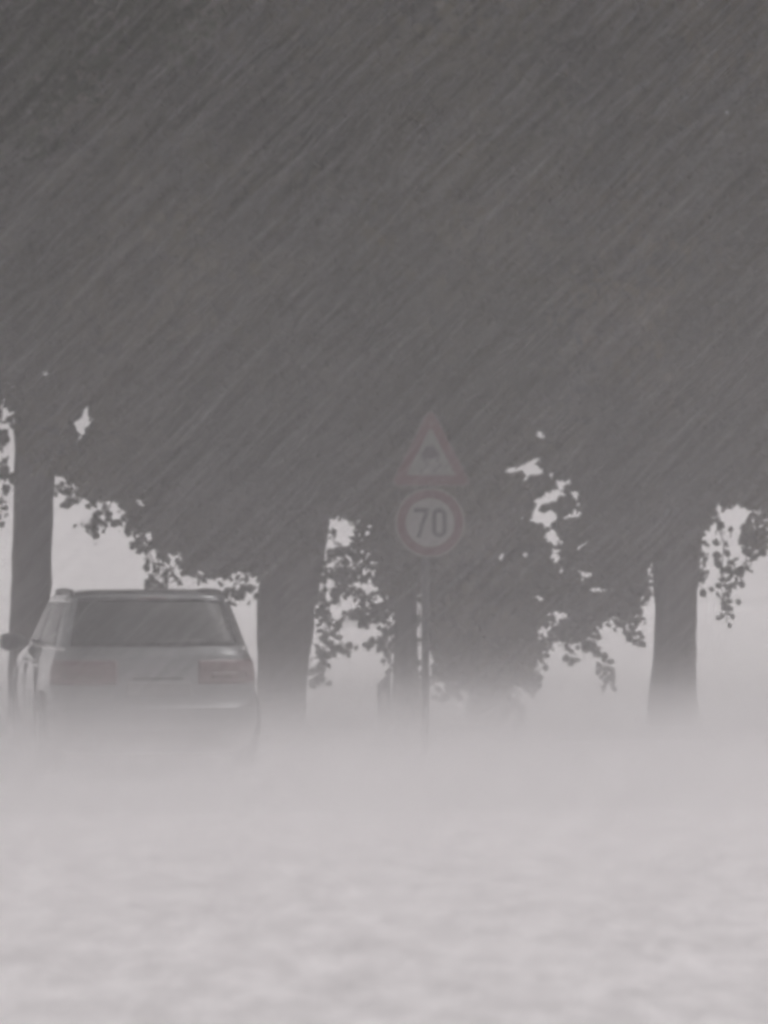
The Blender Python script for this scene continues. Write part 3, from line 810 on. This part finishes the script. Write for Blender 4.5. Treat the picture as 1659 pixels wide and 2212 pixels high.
# long threads are cut into short linked pieces, which keeps ray tracing fast
V_, F_ = [], []
cnt = 0
ks = np.ceil(L / 0.15).astype(int)
for kk in np.unique(ks):
    sel = ks == kk
    m_ = int(sel.sum())
    ringsv = []
    for q_ in range(kk + 1):
        t_ = q_ / kk
        cen = c0[sel] + d[sel] * (L[sel] * (t_ - 0.5))[:, None]
        ringsv.append(np.stack([cen + t[sel] * (wd[sel] * (1 - 0.6 * t_))[:, None] for t in tri], 1))
    vv = np.stack(ringsv, 1).reshape(-1, 3)
    fq = np.array([(3 * q_ + i_, 3 * q_ + (i_ + 1) % 3, 3 * q_ + 3 + (i_ + 1) % 3, 3 * q_ + 3 + i_) for q_ in range(kk) for i_ in range(3)], int)
    F_.append((fq[None] + cnt + (np.arange(m_) * 3 * (kk + 1))[:, None, None]).reshape(-1, 4)); V_.append(vv); cnt += len(vv)
v = np.concatenate(V_); f = np.concatenate(F_)
tag(mesh_obj('rain', v, f, M['rain']), 'driving rain slanting down from the upper right', 'rain', kind='stuff')

# ------------------------------------------------------------------ air: haze all round, and low spray thrown up from the flood
AIR = (0.98, 0.968, 0.972)
m = MB().box(-440, 440, -60, 580, -1.03, 15.5)
tag(m.build('haze', volume_material('haze_air', 0.0058, AIR)), 'grey rain haze filling the whole scene', 'haze', kind='stuff')
def spray_material():
    """spray: thins out upwards and in uneven puffs (object space, metres)"""
    m = bpy.data.materials.new('spray_air'); m.use_nodes = True
    t = m.node_tree; t.nodes.clear()
    out = t.nodes.new('ShaderNodeOutputMaterial'); v = t.nodes.new('ShaderNodeVolumePrincipled')
    v.inputs['Color'].default_value = (0.955, 0.942, 0.947, 1)
    co = t.nodes.new('ShaderNodeTexCoord'); sep = t.nodes.new('ShaderNodeSeparateXYZ')
    n = t.nodes.new('ShaderNodeTexNoise'); n.inputs['Scale'].default_value = 0.42; n.inputs['Detail'].default_value = 2.0
    # the top of the spray rises and falls: shift the height by the noise
    off = t.nodes.new('ShaderNodeMath'); off.operation = 'MULTIPLY_ADD'; off.inputs[1].default_value = -0.5; off.inputs[2].default_value = 0.25
    add = t.nodes.new('ShaderNodeMath'); add.operation = 'ADD'
    cv = t.nodes.new('ShaderNodeFloatCurve')
    pts = [(0.0, 0.34), (0.28, 0.34), (0.38, 0.30), (0.5, 0.215), (0.65, 0.12), (0.85, 0.052), (1.1, 0.022), (1.5, 0.0155), (2.2, 0.0125), (3.5, 0.008), (6.0, 0.0)]
    cm = cv.mapping.curves[0]
    while len(cm.points) > 2: cm.points.remove(cm.points[1])
    for k, (zz, d) in enumerate(pts):
        X, Yv = zz / 6.0, d
        if k == 0: cm.points[0].location = (X, Yv)
        elif k == len(pts) - 1: cm.points[-1].location = (X, Yv)
        else: cm.points.new(X, Yv)
    for q in cm.points: q.handle_type = 'VECTOR'
    cv.mapping.update()
    sc = t.nodes.new('ShaderNodeMath'); sc.operation = 'DIVIDE'; sc.inputs[1].default_value = 6.0
    mul = t.nodes.new('ShaderNodeMath'); mul.operation = 'MULTIPLY'; mul.inputs[1].default_value = 1.0
    L = t.links.new
    L(co.outputs['Object'], sep.inputs[0]); L(co.outputs['Object'], n.inputs['Vector'])
    L(n.outputs['Fac'], off.inputs[0]); L(off.outputs[0], add.inputs[0]); L(sep.outputs['Z'], add.inputs[1])
    # thinner close by, where the flood lies more open
    yr_ = t.nodes.new('ShaderNodeMapRange'); yr_.interpolation_type = 'SMOOTHSTEP'
    yr_.inputs['From Min'].default_value = 9.0; yr_.inputs['From Max'].default_value = 16.5; yr_.inputs['To Min'].default_value = 0.25; yr_.inputs['To Max'].default_value = 1.0
    L(sep.outputs['Y'], yr_.inputs['Value']); L(yr_.outputs[0], mul.inputs[1])
    L(add.outputs[0], sc.inputs[0]); L(sc.outputs[0], cv.inputs['Value']); L(cv.outputs[0], mul.inputs[0]); L(mul.outputs[0], v.inputs['Density'])
    L(v.outputs[0], out.inputs['Volume'])
    return m
sp = MB().box(-22, 22, 9.0, 24.6, -0.3, 6.0).build('spray', spray_material())
tag(sp, 'white low spray thrown up from the flooded ground, hiding the car wheels', 'spray', kind='stuff')
lm = MB().box(-70, 70, 24.8, 160, -0.25, 0.5).build('spray', volume_material('field_spray', 0.04, AIR))
tag(lm, 'thin low spray over the flooded field behind the trees', 'spray', kind='stuff')
